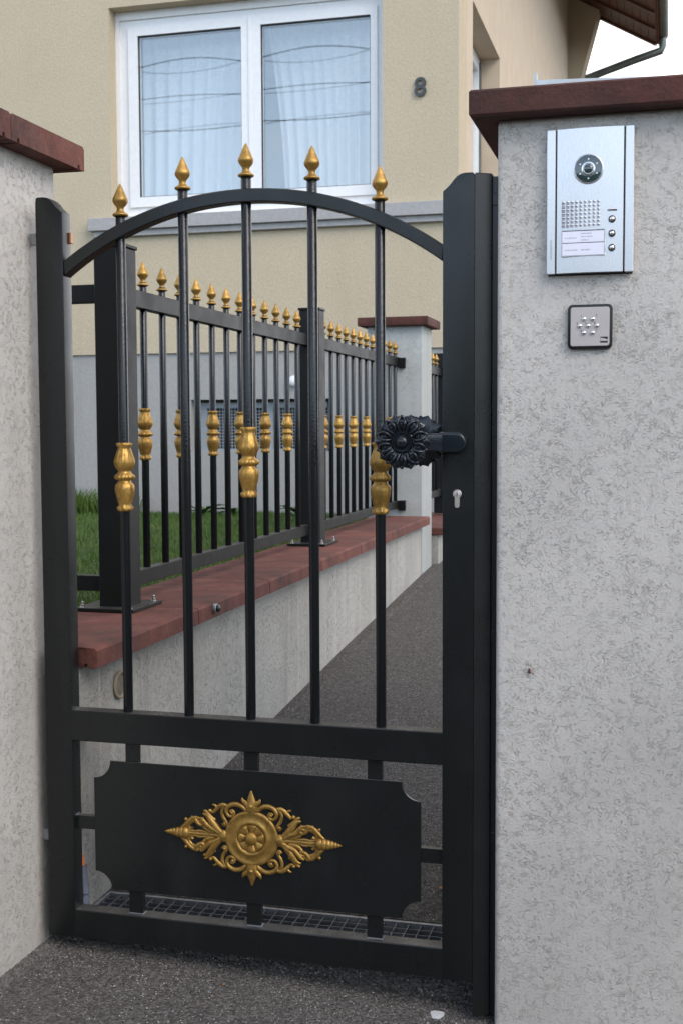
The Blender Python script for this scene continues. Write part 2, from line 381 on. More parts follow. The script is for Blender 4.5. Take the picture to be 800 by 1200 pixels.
# ------------------------------------------------------------------ the setting: ground, path, lawn
def sheet(rows):
    """rows: list of rows of points, quads between"""
    b = B(); V = [[b.bm.verts.new(p) for p in r] for r in rows]
    for i in range(len(V) - 1):
        for j in range(len(V[0]) - 1): b.bm.faces.new((V[i][j], V[i][j + 1], V[i + 1][j + 1], V[i + 1][j]))
    bmesh.ops.recalc_face_normals(b.bm, faces=b.bm.faces)
    return b
single('ground', sheet([[(-600, -600, -.35), (600, -600, -.35)], [(-600, 600, -.35), (600, 600, -.35)]]), M_GROUND, kind='structure')
def zf(x): return -.03 - .060 * max(0, min(1.1, x)) if x > 0 else -.03
FX = [-14, -6, -.6, 0, .3, .6, 1.05, 2.5, 8, 14]
single('road', sheet([[(x, y, zf(x) - (.0 if y > -3 else .04)) for x in FX] for y in (-12, -6, -2.5, -1.2, -.5, -.2, .0, .075)]), M_ROAD, kind='structure')
PY = [(.2035, .034), (1.015, .113), (2.49, .222), (4.7, .357), (7, .46), (18, .95)]
single('path', sheet([[(x, y, z) for x in (.0, 1.2, 2.6)] for y, z in PY]), M_PATH, kind='structure')
b = B().box(0, .0515, .0765, .2030, -.12, .0335); b.box(-.0292, .06, .052, .0760, -.2, .004); b.box(.9955, 2.6, .0765, .2030, -.12, .0335); b.box(.0515, .9955, .0765, .0785, -.12, .028); b.box(.0515, .9955, .2022, .2032, -.12, .030)
single('drain_kerb', b, M_PATH, kind='structure')
def zl(x, y): return .615 - .0125 * y + .01 * sin(3.1 * x + y) * cos(2 * y)
xs = np.linspace(-7.5, -.20, 30); ys = np.linspace(.12, 6.0, 26)
single('lawn_ground', sheet([[(x, y, zl(x, y) - .012) for x in xs] for y in ys]), M_SOIL, kind='structure')

def blades(name, pts, h, wd, lean, mat, kind='stuff', label=None, cat=None, at=(0, 0, 0)):
    n = len(pts); hh = h * RNG.uniform(.5, 1.25, n); a = RNG.uniform(0, 2 * pi, n); ww = wd * RNG.uniform(.6, 1.3, n); la = RNG.uniform(0, 2 * pi, n); ll = lean * RNG.uniform(.2, 1, n) * hh
    dx, dy = np.cos(a) * ww / 2, np.sin(a) * ww / 2; lx, ly = np.cos(la) * ll, np.sin(la) * ll
    P = np.array(pts); V = np.zeros((n, 5, 3))
    V[:, 0] = P + np.c_[dx, dy, 0 * dx]; V[:, 1] = P - np.c_[dx, dy, 0 * dx]
    V[:, 2] = P + np.c_[lx * .35 + dx * .8, ly * .35 + dy * .8, hh * .6]; V[:, 3] = P + np.c_[lx * .35 - dx * .8, ly * .35 - dy * .8, hh * .6]
    V[:, 4] = P + np.c_[lx, ly, hh]
    V = V.reshape(-1, 3) - np.array(at); F = []
    for i in range(n):
        k = 5 * i; F.append((k, k + 1, k + 3, k + 2)); F.append((k + 2, k + 3, k + 4))
    me = bpy.data.meshes.new(name); me.from_pydata(V.tolist(), [], F); me.materials.append(mat); me.shade_smooth()
    o = bpy.data.objects.new(name, me); COL.objects.link(o); o.location = at; tagp(o, label, cat, None, kind); return o
n = 70000
gx = -.24 - 3.6 * RNG.random(n) ** 1.15; gy = .2 + 5.75 * RNG.random(n)
keep = (gx < -.24 - RNG.random(n) * .05); gx, gy = gx[keep], gy[keep]
blades('grass', np.c_[gx, gy, [zl(a, b) - .012 for a, b in zip(gx, gy)]], .030, .0040, .7, M_GRASS, 'stuff', 'short green lawn grass growing behind the fence', 'grass')

# ------------------------------------------------------------------ left pillar
def cap_stone(x0, x1, y0, y1, z0, z1, ends='x', bev=.005):
    """stone slab whose underside has drip grooves; outline in the vertical plane, extruded; ends: axis the grooves run along"""
    b = B(); g, gw, gd = .022, .012, .009
    a0, a1 = (y0, y1) if ends == 'x' else (x0, x1)
    o = [(a0, z0), (a0 + g, z0), (a0 + g + .002, z0 + gd), (a0 + g + gw - .002, z0 + gd), (a0 + g + gw, z0),
         (a1 - g - gw, z0), (a1 - g - gw + .002, z0 + gd), (a1 - g - .002, z0 + gd), (a1 - g, z0), (a1, z0), (a1, z1 - .006), (a1 - .006, z1), (a0 + .006, z1), (a0, z1 - .006)]
    if ends == 'x': b.prism([(p, q) for p, q in o], 'x', x0, x1)
    else: b.prism([(p, q) for p, q in o], 'y', y0, y1)
    return b
t = T('gate_pillar', 'pale rendered gate pillar at the left edge under a red-brown coping stone', 'pillar', (-.2, -.3, -.03))
t.part('pillar_body', B().box(-.45, -.03, -.62, .148, -.15, 1.748, .008, 2), M_PILLAR)
t.part('coping_stone', cap_stone(-.50, .02, -.128, .20, 1.745, 1.800), M_STONE, at=(0, .03, 1.75))
t.part('coping_stone', cap_stone(-.50, .02, -.66, -.131, 1.745, 1.800), M_STONE, at=(0, -.4, 1.75))

# right pillar
t = T('gate_pillar', 'wide pale rendered gate pillar on the right carrying the intercom and keypad', 'pillar', (1.4, .15, -.1))
t.part('pillar_body', B().box(1.0095, 2.3, -.005, .32, -.3, 1.748, .012, 3), M_PILLAR)
t.part('coping_stone', B().prism([(.960, -.052), (2.34, -.052), (2.34, .37), (.960, .37)], 'z', 1.746, 1.797, .004, 1), M_STONE_D)

# spider on the pillar
b = B(); sc_ = Vector((1.078, -.0075, .657))
b.sphere(sc_, .0034, (.85, .8, 1.2)); b.sphere(sc_ + Vector((0, 0, .0045)), .0021)
for s_ in (-1, 1):
    for k, (dx, dz) in enumerate(((.003, .017), (.010, .009), (.010, -.004), (.002, -.012))):
        b.tube([sc_ + Vector((0, 0, .002)), sc_ + Vector((s_ * dx * .6, -.002, dz * .45)), sc_ + Vector((s_ * dx, .002, dz))], .00022, 4)
single('spider', b, M_RUST, 'tiny reddish-brown spider on the right pillar below the keypad', 'spider', at=(1.078, -.0075, .657))

# ------------------------------------------------------------------ intercom
t = T('intercom', 'tall brushed metal video intercom panel with camera lens on the right pillar', 'intercom', (1.19, -.005, 1.442))
IX0, IX1, IZ0, IZ1 = 1.108, 1.272, 1.442, 1.717
arc = [(IX0 + .0195 + (IX1 - IX0 - .039) * k / 14, -.0235 - .0045 * sin(pi * k / 14)) for k in range(15)]
body = t.part('front_plate', B().prism(arc + [(IX1 - .0195, -.006), (IX0 + .0195, -.006)], 'z', IZ0 + .001, IZ1 - .001), M_STEEL, angle=50)
for x0, x1 in ((IX0, IX0 + .0165), (IX1 - .0165, IX1)): t.part('side_strip', B().box(x0, x1, -.0225, -.006, IZ0, IZ1, .001, 1), M_STEEL)
for x0 in (IX0 + .0168, IX1 - .0192): t.part('seam', B().box(x0, x0 + .0024, -.0200, -.006, IZ0 + .002, IZ1 - .002), M_WINDARK)
t.part('back_box', B().box(IX0 + .002, IX1 - .002, -.0062, -.0045, IZ0 - .002, IZ1 + .001), M_WINDARK)
YF = -.0282
ring = t.part('camera_ring', B().lathe((1.187, 0, 1.638), [(.0285, -.024), (.0285, YF - .0012), (.0265, YF - .0018), (.0255, YF - .0005)], 40, ax='y'), M_STEEL)
lens = t.part('camera_lens', B().lathe((1.187, 0, 1.638), [(.0252, -.025), (.0252, YF - .0012), (.019, YF - .0022), (.0132, YF - .0026)], 40, ax='y'), M_LENS)
t.part('lens_rim', B().lathe((1.187, 0, 1.638), [(.0128, YF), (.0128, YF - .0042), (.0104, YF - .0046), (.0095, YF - .003)], 32, ax='y'), M_CHROME, lens)
t.part('lens_core', B().sphere((1.187, YF - .0025, 1.638), .0092, (1, .45, 1), 20, 12), M_LENS, lens)
for k in range(6):
    a = pi / 2 + k * pi / 3; t.part('infrared_diode', B().sphere((1.187 + .0182 * cos(a), YF - .0022, 1.638 + .0182 * sin(a)), .0017, (1, .5, 1), 8, 6), M_LAMP, lens)
b = B()
for i in range(9):
    for j in range(7):
        b.sphere((1.1395 + i * .0083, YF + .0008, 1.5335 + j * .0073), .0028, (1.15, .75, .8), 8, 6)
sp = t.part('speaker_grille', b, M_STEEL)
b = B()
for i in range(9):
    for j in range(7): b.box(1.1368 + i * .0083, 1.1422 + i * .0083, YF - .0002, YF + .004, 1.5298 + j * .0073, 1.5312 + j * .0073)
t.part('grille_slot', b, M_INK, sp)
b = B().prism([(1.224, 1.560), (1.2405, 1.560), (1.2322, 1.5685)], 'y', YF - .0004, YF + .006); t.part('call_symbol', b, M_LABEL)
t.part('call_symbol_edge', B().box(1.2235, 1.241, YF - .0006, YF + .006, 1.5583, 1.5594), M_RUST)
for z in (1.542, 1.515, 1.488):
    bt = t.part('call_button', B().lathe((1.232, 0, z), [(.0066, -.024), (.0066, YF - .001), (.0056, YF - .0016), (.0052, YF - .0006)], 24, ax='y'), M_WINDARK, at=(1.232, -.025, z))
    t.part('button_dome', B().sphere((1.232, YF + .0004, z), .0054, (1, .7, 1), 16, 10), M_CHROME, bt, at=(1.232, YF, z))
nf = t.part('name_window', B().box(1.1365, 1.2195, YF - .0006, -.02, 1.4735, 1.5245, .0006), M_STEEL)
t.part('recess', B().box(1.1380, 1.2180, YF - .0009, -.02, 1.4750, 1.5230), M_WINDARK, nf)
t.part('name_card', B().box(1.1385, 1.2175, YF - .0012, -.02, 1.5000, 1.5213), M_LABEL, nf); t.part('name_card', B().box(1.1385, 1.2175, YF - .0012, -.02, 1.4755, 1.4985), M_LABEL, nf)
b = B()   # the printing on the cards is too blurred in the photograph to be read: grey word-shaped smudges
for (x, z, wd_) in ((1.143, 1.5085, .023), (1.174, 1.5165, .018), (1.174, 1.5105, .021), (1.174, 1.5040, .014), (1.143, 1.4855, .023), (1.174, 1.4855, .016)):
    x1 = x
    while x1 < x + wd_:
        s_ = random.uniform(.0009, .0017); b.box(x1, x1 + s_, YF - .00135, YF - .001, z - random.uniform(.0006, .0011), z + random.uniform(.0007, .0016)); x1 += s_ + .0006
t.part('printed_name', b, M_INK, nf)
b = B(); z1 = 1.470
while z1 < 1.505:
    s_ = random.uniform(.0012, .0026); b.box(1.1160 - .001, 1.1160 + .0022, -.0228, -.022, z1, z1 + s_); z1 += s_ + .0008
t.part('side_print', b, M_INK)

# keypad
def rrect(x0, x1, z0, z1, r, n=5):
    o = []
    for cx_, cz_, a0 in ((x1 - r, z1 - r, 0), (x0 + r, z1 - r, 90), (x0 + r, z0 + r, 180), (x1 - r, z0 + r, 270)):
        for k in range(n + 1): a = radians(a0 + 90 * k / n); o.append((cx_ + r * cos(a), cz_ + r * sin(a)))
    return o
t = T('keypad', 'small square code keypad with black frame below the intercom', 'keypad', (1.1915, -.005, 1.297))
t.part('frame', B().prism(rrect(1.149, 1.234, 1.297, 1.383, .009), 'y', -.0145, -.005, .0012, 2), M_BLACK)
t.part('plate', B().prism(rrect(1.1545, 1.2285, 1.3025, 1.3775, .005), 'y', -.0170, -.008, .0008, 1), M_STEEL2)
kx, kz = 1.189, 1.341; px_ = .00135
K = [(-6.3, 9.9, '1', -3.8, 4.6), (5.8, 9.9, '2', 5.4, 5.0), (-12.4, .4, '3', -3.8, 3.6), (-.3, .4, '4', -3.4, 3.6), (12, .4, '5', -3.4, 3.6), (-6.6, -9.5, '6', -3.6, 3.2), (5.8, -9.5, '7', 5.6, 3.2)]
dots = []
for dx, dz, ch, lx, lz in K:
    x, z = kx + dx * px_, kz + dz * px_
    k_ = t.part('key', B().lathe((x, 0, z), [(.0046, -.0165), (.0046, -.0182), (.0038, -.0200), (.0022, -.0210), (.0005, -.0213)], 16, ax='y'), M_CHROME, at=(x, -.018, z))
    me = text_mesh(ch, .0055, .0002, 'key_digit', M_BLACK); t.part('key_digit', me, M_BLACK, k_, at=(x + lx * px_, -.0173, z + lz * px_))
t.part('indicator_light', B().sphere((1.1905, -.0168, 1.3735), .0013, (1, .5, 1), 8, 6), M_CHROME)
lg = t.part('maker_emblem', B().box(1.2115, 1.2255, -.0173, -.0165, 1.3085, 1.3200), M_BLACK)
t.part('emblem_sweep', B().prism([(1.2118, 1.3118), (1.2252, 1.3118), (1.2252, 1.3150), (1.2180, 1.3170), (1.2118, 1.3185)], 'y', -.0176, -.0165), M_STEEL2, lg)

# ------------------------------------------------------------------ shared ironwork
FIN = [(.0150, 0), (.0168, .0015), (.0172, .0035), (.0160, .0055), (.0115, .0075), (.0102, .0090), (.0078, .0125), (.0075, .0165), (.0090, .0205), (.0130, .0250), (.0160, .0295), (.0170, .0335), (.0163, .0375), (.0135, .0430), (.0095, .0520), (.0055, .0610), (.0022, .0675), (.0006, .0695)]
def fmod(th, i, r, h):
    if i >= 8:   # four soft facets on the spear bulb
        q = .90 + .13 * max(abs(cos(th + .55)), abs(sin(th + .55))) ** 3
        return r * q, h
    return r, h
FINIAL = B().lathe((0, 0, 0), FIN, 24, fmod).mesh('finial', M_GOLD, angle=60)
CP = [(.0110, 0), (.0155, .001), (.0172, .005), (.0165, .009), (.0138, .013), (.0142, .018), (.0165, .027), (.0195, .040), (.0205, .050), (.0195, .058), (.0150, .0630), (.0135, .0665), (.0135, .0685),
      (.0170, .0700), (.0208, .0730), (.0218, .0765), (.0205, .0800), (.0165, .0830), (.0140, .0860), (.0138, .0890), (.0165, .0930), (.0205, .1010), (.0215, .1090), (.0195, .1180), (.0160, .1280), (.0138, .1360), (.0135, .1400), (.0160, .1430), (.0172, .1470), (.0155, .1500), (.0110, .1505)]
def cmod(th, i, r, h):
    if 13 <= i <= 16: return r * (1 + .06 * cos(14 * th)), h - .0012 * abs(cos(7 * th))
    if 4 < i < 11: return r * (.97 + .085 * abs(cos(4 * th + .5 * sin(h * 90))) ** .6 + .035 * cos(24 * th)), h
    if 19 < i < 26: return r * (.97 + .085 * abs(cos(5 * th + .4 * sin(h * 70))) ** .6 + .035 * cos(20 * th)), h
    if i in (2, 3, 27, 28): return r * (1 + .08 * cos(8 * th)), h + .0014 * cos(8 * th)
    return r, h
COLLAR = B().lathe((0, 0, 0), CP, 60, cmod).mesh('collar', M_GOLD, angle=70)
def bar_mesh(z0, z1, r=.0108): return B().lathe((0, 0, 0), [(r - .001, 0), (r, .001), (r, z1 - z0 - .001), (r - .001, z1 - z0)], 20).mesh('bar', M_BAR, angle=50)
def add_bar(t, x, y, z0, z1, me, finial=True, collar=None):
    bo = t.part('bar', me, None, at=(x, y, z0))
    if finial: f_ = t.part('finial', FINIAL, None, bo, at=(x, y, z1 - .001)); f_.rotation_euler.z = random.uniform(-.25, .25)
    if collar: c_ = t.part('collar', COLLAR, None, bo, at=(x, y, collar)); c_.rotation_euler.z = random.uniform(-3, 3)
    return bo

# ------------------------------------------------------------------ the gate
g = T('garden_gate', 'anthracite metal gate with arched top, gold spear tips and gold ornament on its panel', 'gate', (0, .02, 0))
OG = [(0, 1.640), (.0015, 1.6485), (.005, 1.651), (.019, 1.651), (.028, 1.6495), (.036, 1.645), (.042, 1.639), (.047, 1.6325), (.052, 1.627), (.058, 1.6215), (.0645, 1.6165)]
g.part('stile', B().prism([(0, .0)] + OG + [(.0645, 0)], 'y', 0, .040, .0025, 2), M_GATE)
g.part('stile', B().prism([(.9643, 0)] + [(.9643 - a, z) for a, z in OG] + [(.9643 - .0645, 0)], 'y', 0, .040, .0025, 2), M_GATE)
g.part('mid_rail', B().box(.0600, .9043, .0005, .0395, .4522, .5208, .002, 1), M_GATE)
g.part('bottom_rail', B().box(.0600, .9043, .0005, .0395, .0, .0649, .002, 1), M_GATE)
c0x, R0 = .4822, .7225; c0z = 1.6455 - R0
arcp = []
a0 = math.asin(.417 / R0)
pt_o = [(c0x + R0 * sin(a), c0z + R0 * cos(a)) for a in np.linspace(-a0 - .005, a0 + .005, 49)]
Ri = R0 - .0275
pt_i = [(c0x + Ri * sin(a), c0z + Ri * cos(a)) for a in np.linspace(a0 + .028, -a0 - .028, 49)]
g.part('arch', B().prism(pt_o + pt_i, 'y', .004, .036, .002, 1), M_GATE)
for k, (x, zt) in enumerate(zip((.193, .3375, .480, .6235, .767), (1.605, 1.654, 1.673, 1.659, 1.610))):
    add_bar(g, x, .020, .5205, zt, bar_mesh(.5205, zt), True, {0: .966, 2: .999, 4: .967}.get(k))
for x in (.2025, .4805, .7545):
    g.part('connector', B().box(x - .0155, x + .0155, .014, .026, .405, .4525), M_GATE)
x_b = (.2075, .4845, .7535)
for x in x_b:
    cn = g.part('connector', B().box(x - .0165, x + .0165, .014, .026, .0645, .122), M_GATE)
    g.part('weld_collar', B().box(x - .0175, x + .0175, .011, .029, .0640, .0672, .001), M_WELD, cn)
cn = g.part('connector', B().box(.064, .114, .013, .027, .2490, .2790), M_GATE)
g.part('weld_collar', B().box(.0640, .0655, .011, .029, .277, .2815), M_WELD, cn)
g.part('connector', B().box(.851, .900, .013, .027, .2395, .2705), M_GATE)
# sheet panel with scooped corners
def scoop(cx_, cz_, a0, a1, r=.040, n=8): return [(cx_ + r * cos(radians(a0 + (a1 - a0) * k / n)), cz_ + r * sin(radians(a0 + (a1 - a0) * k / n))) for k in range(n + 1)]
x0, x1, z0, z1 = .1120, .8540, .1170, .4095
pl = scoop(x0, z0, 90, 0) + scoop(x1, z0, 180, 90) + scoop(x1, z1, 270, 180) + scoop(x0, z1, 360, 270)
panel = g.part('panel', B().prism(pl, 'y', .008, .0138, .0008, 1), M_GATE)
# cast ornament
b = B(); U = .000558; CX, CZ, PYF = .4835, .2625, .008
def P3(u, v, d=0): return (CX + u * U, PYF - d, CZ + v * U)
for sx in (-1, 1):
    for sz in (-1, 1):
        def c(pts, r, fl=.62, lift=.0): b.tube([P3(sx * u, sz * v, .0015 + lift) for u, v in pts], [x * U for x in r], 8, (fl, 1), (0, 1, 0), 4)
        c([(22, 108), (42, 124), (68, 130), (93, 120), (103, 100), (93, 82), (77, 82), (70, 95), (79, 104), (87, 98)], [8, 10, 10, 9, 8, 7, 7, 6, 6, 7], .8, .001)
        c([(97, 118), (118, 122), (136, 112), (150, 98), (160, 90), (168, 94)], [7, 9, 9, 7, 6, 5])
        c([(140, 108), (150, 118), (160, 121)], [5, 5, 3])
        c([(112, 118), (122, 98), (118, 76), (108, 60), (104, 50), (112, 42), (120, 50)], [6, 7, 7, 7, 7, 6, 6])
        c([(108, 6), (126, 14), (148, 34), (166, 58), (182, 78), (200, 82)], [8, 11, 15, 14, 10, 4], .8, .001)
        c([(126, 8), (150, 22), (176, 34), (198, 58), (212, 66)], [7, 10, 11, 8, 4], .8, .003)
        c([(150, 10), (176, 14), (192, 24), (206, 40), (230, 52), (252, 44), (262, 28), (254, 16), (244, 24)], [7, 8, 8, 8, 9, 8, 7, 6, 6])
        c([(232, 60), (222, 44), (206, 36), (196, 44), (204, 52), (214, 48)], [7, 8, 7, 6, 6, 5], .8, .002)
        c([(222, 66), (244, 60), (262, 46), (276, 30), (292, 20)], [6, 8, 9, 8, 4], .7, .001)
        c([(150, 60), (168, 72), (186, 92), (196, 94)], [7, 9, 7, 4], .8, .001)
        c([(196, 62), (214, 60), (236, 62), (250, 66)], [7, 8, 7, 4])
        c([(252, 40), (262, 48), (272, 54)], [5, 6, 5]); c([(262, 26), (276, 26), (286, 18)], [6, 7, 5])
        c([(170, 8), (190, 8), (214, 12), (236, 8), (262, 12)], [7, 5, 5, 6, 8])
        b.sphere(P3(sx * 79, sz * 95, .003), 7 * U); b.sphere(P3(sx * 170, sz * 96, .002), 8 * U); b.sphere(P3(sx * 112, sz * 50, .003), 6 * U, (1, .8, 1)); b.sphere(P3(sx * 272, sz * 55, .002), 7 * U)
    b.tube([P3(sx * u, 0, .002) for u in (100, 130, 180, 230, 275)], [12 * U, 10 * U, 6 * U, 6 * U, 11 * U], 8, (.7, 1), (0, 1, 0), 3)
    b.tube([P3(sx * u, 0, .003) for u in (104, 112, 122, 130)], [20 * U, 24 * U, 24 * U, 15 * U], 8, (.5, 1), (0, 1, 0), 3)
    for u, r in ((274, 24), (290, 23), (306, 20), (321, 16), (335, 12), (347, 8)): b.sphere(P3(sx * u, 0, .002), r * U, (.8, .75, 1), 10, 8)
    b.tube([P3(sx * 270, 0, .002), P3(sx * 360, 0, .002)], [19 * U, 3 * U], 8, (.7, 1), (0, 1, 0))
for sz in (-1, 1):
    b.tube([P3(0, sz * v, .003) for v in (104, 124, 150, 172, 188)], [x * U for x in (22, 26, 18, 9, 1.5)], 10, (.45, 1), (0, 1, 0), 4)
    for sx in (-1, 1):
        b.tube([P3(sx * u, sz * v, .004) for u, v in ((2, 118), (18, 134), (33, 146), (37, 158))], [x * U for x in (12, 12, 8, 2)], 8, (.6, 1), (0, 1, 0), 3)
        b.tube([P3(sx * u, sz * v, .005) for u, v in ((6, 112), (14, 124), (10, 136))], [x * U for x in (7, 8, 5)], 8, (.8, 1), (0, 1, 0), 3)
    b.sphere(P3(0, sz * 128, .007), 9 * U)
orn = g.part('ornament', b, M_GOLD, panel, 'gold cast scrollwork with pointed ends', angle=60)
H_ = lambda h: PYF - h
b = B().lathe((CX, 0, CZ), [(108 * U, H_(0)), (108 * U, H_(.004)), (104 * U, H_(.0058)), (97 * U, H_(.0058)), (93 * U, H_(.0045)), (74 * U, H_(.0047)), (70 * U, H_(.0065)), (64 * U, H_(.0078)), (59 * U, H_(.0072)), (56 * U, H_(.0050)), (54 * U, H_(.0040))], 64, ax='y', cap=False)
NP = 8
def pmod(th, i, r, h):
    k = abs(cos(NP / 2 * th)); return r, h - (.0034 * k ** .5 * (0 if i in (0, 6) else 1))
b.lathe((CX, 0, CZ), [(54.5 * U, H_(.0040)), (52 * U, H_(.0042)), (46 * U, H_(.0045)), (40 * U, H_(.0040)), (32 * U, H_(.0032)), (27 * U, H_(.0030)), (24 * U, H_(.0030))], 64, pmod, 'y', cap=False)
b.lathe((CX, 0, CZ), [(26 * U, H_(.0028)), (25 * U, H_(.0068)), (20 * U, H_(.0100)), (12 * U, H_(.0122)), (3 * U, H_(.0130))], 32, ax='y')
g.part('medallion', b, M_GOLD, panel, 'round gold medallion with eight-petalled flower', angle=50)
# door knobs (both faces), lock cylinder
def knob(yc, sgn):
    """sgn -1: faces the street"""
    b = B(); kx_, kz_ = .832, 1.118
    Y_ = lambda h: yc + sgn * h
    def lob(th, i, r, h):
        k = .5 + .5 * cos(10 * th); kk = .5 + .5 * cos(30 * th)
        if i in (0, 1): return r * (1 + .13 * k + .03 * kk), h
        if i == 2: return r * (1 + .10 * k + .03 * kk), h + sgn * .0015 * k
        if i == 3: return r * (1 + .05 * k), h + sgn * .002 * k
        return r, h
    b.lathe((kx_, 0, kz_), [(.040, Y_(-.004)), (.0485, Y_(-.001)), (.0480, Y_(.0035)), (.041, Y_(.007)), (.031, Y_(.006)), (.0235, Y_(.0045)), (.0215, Y_(.006)), (.0200, Y_(.0095)), (.0180, Y_(.0095)), (.0168, Y_(.006)), (.0130, Y_(.006)), (.0118, Y_(.0105)), (.0085, Y_(.0140)), (.0030, Y_(.0155)), (.0005, Y_(.0156))], 120, lob, 'y')
    for k in range(10):
        a = 2 * pi * (k + .5) / 10
        ca, sa = cos(a), sin(a)
        def Q(rr, tt, h): return (kx_ + rr * ca - tt * sa, Y_(h), kz_ + rr * sa + tt * ca)
        for s_ in (-1, 1): b.tube([Q(.0215, s_ * .0012, .006), Q(.0275, s_ * .0052, .0115), Q(.0355, s_ * .0078, .0135), Q(.0430, s_ * .0066, .0115), Q(.0490, s_ * .0026, .0075)], [.0014, .0024, .0030, .0028, .0016], 8, (1, 1), (0, 1, 0), 3)
        b.tube([Q(.0355 + .0040 * cos(u), .0040 * sin(u), .0125) for u in np.linspace(-.6, 5.2, 10)], [.0015] * 10, 6)
        b.sphere(Q(.0355, 0, .0120), .0024, u=10, v=8); b.sphere(Q(.0500, 0, .0065), .0040, (1, .7, 1), 10, 8)
        a = 2 * pi * k / 10; ca, sa = cos(a), sin(a)
        b.tube([(kx_ + r_ * ca, Y_(h_), kz_ + r_ * sa) for r_, h_ in ((.040, .003), (.048, .0055), (.0565, .0030))], [.0016, .0036, .0010], 7, (1, 1), (0, 1, 0), 3)
    return b
hd = g.part('door_knob', knob(-.066, -1), M_IRON, angle=45, label='black cast knob shaped like a leafy rosette')
ap = [(.9505 + .0 * k, 0) for k in range(1)]
plate = [(.898, 1.096), (.931, 1.096)] + [(.931 + .0205 * sin(a), 1.1165 - .0205 * cos(a)) for a in np.linspace(.2, pi - .2, 9)] + [(.931, 1.137), (.898, 1.137)]
g.part('escutcheon', B().prism(plate, 'y', -.024, 0.0, .0055, 4), M_IRON, hd)
g.part('handle_neck', B().prism([(.904, -.0255), (.897, -.0300), (.868, -.0520), (.845, -.0600), (.835, -.0600), (.835, -.048), (.843, -.047), (.862, -.040), (.890, -.0185), (.904, -.010)], 'z', 1.0995, 1.1335, .0045, 3), M_IRON, hd)
hb = g.part('door_knob', knob(.108, 1), M_IRON, angle=45, label='rear black rosette knob half hidden behind the front one')
g.part('handle_neck', B().prism([(.91, .040), (.91, .060), (.885, .075), (.845, .102), (.835, .102), (.835, .092), (.858, .078), (.885, .052), (.89, .040)], 'z', 1.0985, 1.1345, .0025, 2), M_IRON, hb)
pr = [(.9305 + .0088 * cos(a), 1.0125 + .0088 * sin(a)) for a in np.linspace(-.95, pi + .95, 16)] + [(.9254, .9880), (.9270, .9850), (.9305, .9838), (.9340, .9850), (.9356, .9880)]
lk = g.part('lock_cylinder', B().prism(pr, 'y', -.0035, .01, .0006, 1), M_NICKEL)
g.part('cylinder_plug', B().lathe((.9305, 0, 1.0125), [(.0062, -.003), (.0062, -.0042), (.0055, -.0046)], 20, ax='y'), M_STEEL2, lk)
g.part('keyhole', B().box(.9297, .9313, -.0050, -.004, 1.0085, 1.0165), M_DARK, lk)
for z in (1.565, .22):
    hg = g.part('hinge', B().box(-.031, .0005, .030, .0395, z - .012, z + .014, .002), M_GALV, at=(0, .02, z))
    if z > 1: g.part('hinge_nut', B().box(.0640, .0700, .030, .0400, z - .012, z + .012, .001), plain('brass_nut', (.45, .22, .12), .4, .6), hg, at=(.067, .035, z))
    
# stop post fixed to the right pillar
t = T('gate_stop_post', 'slim dark metal stop post between the gate and the right pillar', 'post', (.985, .03, -.08))
zb = -.078
b = B().prism([(.9648, .0003), (.9950, .018), (.9960, .021), (.9960, .060), (.9648, .060)], 'z', zb + .004, 1.6500, .0012, 1)
t.part('post_profile', b, M_GATE)
for z in (.30, .72, 1.14, 1.60): t.part('fixing_bolt', B().box(.9955, 1.0120, .024, .046, z - .012, z + .012, .001), M_BLACK, at=(1, .03, z))
t.part('dark_gap_strip', B().box(.9964, 1.0088, .026, .054, zb + .01, 1.645), M_BLACK)  # black strip standing in for the shade in the gap between post and pillar

# ------------------------------------------------------------------ drain grate behind the gate
t = T('drain_grate', 'galvanised grid over the drain just behind the gate', 'grate', (.5, .13, .02))
GZ = .030
b = B()
for y0, y1 in ((.079, .085), (.192, .202)): b.box(.052, .995, y0, y1, .015, GZ + .002)
for x0, x1 in ((.052, .058), (.989, .995)): b.box(x0, x1, .085, .192, .015, GZ + .0015)
t.part('frame', b, M_GALV)
for y in (.112, .139, .166): t.part('long_bar', B().box(.058, .989, y - .0012, y + .0012, .012, GZ - .001), M_GALVD, at=(.5, y, GZ))
me = B().box(-.0010, .0010, -.0535, .0535, -.015, 0).mesh('cross_bar', M_GALVD)
k = 0
for i in range(1, 33): t.part('cross_bar', me, None, at=(.058 + i * .0282, .1385, GZ))
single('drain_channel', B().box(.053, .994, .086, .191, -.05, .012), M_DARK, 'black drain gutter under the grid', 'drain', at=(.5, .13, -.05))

# ------------------------------------------------------------------ low wall with coping stones
w1 = T('low_wall', 'low stained render wall topped with red-brown coping stones under the fence', 'wall', (0, 2, 0))
def skx(y): return (.052, )[0] - .0095 * (y - .06)
ff = [(-.029, .062), (.050, .062), (.012, 4.245), (-.26, 4.245), (-.26, .17), (-.029, .17)]
w1.part('wall_body', B().prism(ff, 'z', -.1, .606), M_WALLR)
ny, y = 7, .058
ln = (4.25 - .058) / 6.55
for i in range(7):
    y1 = min(y + ln, 4.25)
    b = cap_stone(-.245 if i else -.245, .100 - .0095 * (y - .058), y, y1 - .004, .606, .6505, 'y')
    for v in b.bm.verts:
        v.co.z += .0016 * (v.co.y - .06)
        if v.co.x > 0: v.co.x = v.co.x - .0095 * (v.co.y - y)
    bmesh.ops.recalc_face_normals(b.bm, faces=b.bm.faces)
    if i == 0:
        for v in b.bm.verts:
            if v.co.x < -.029 and v.co.y < .1: v.co.y = .15
    w1.part('coping_stone', b, M_STONE, at=(0, (y + y1) / 2, .63 + random.uniform(0, .0008)))
    y = y1
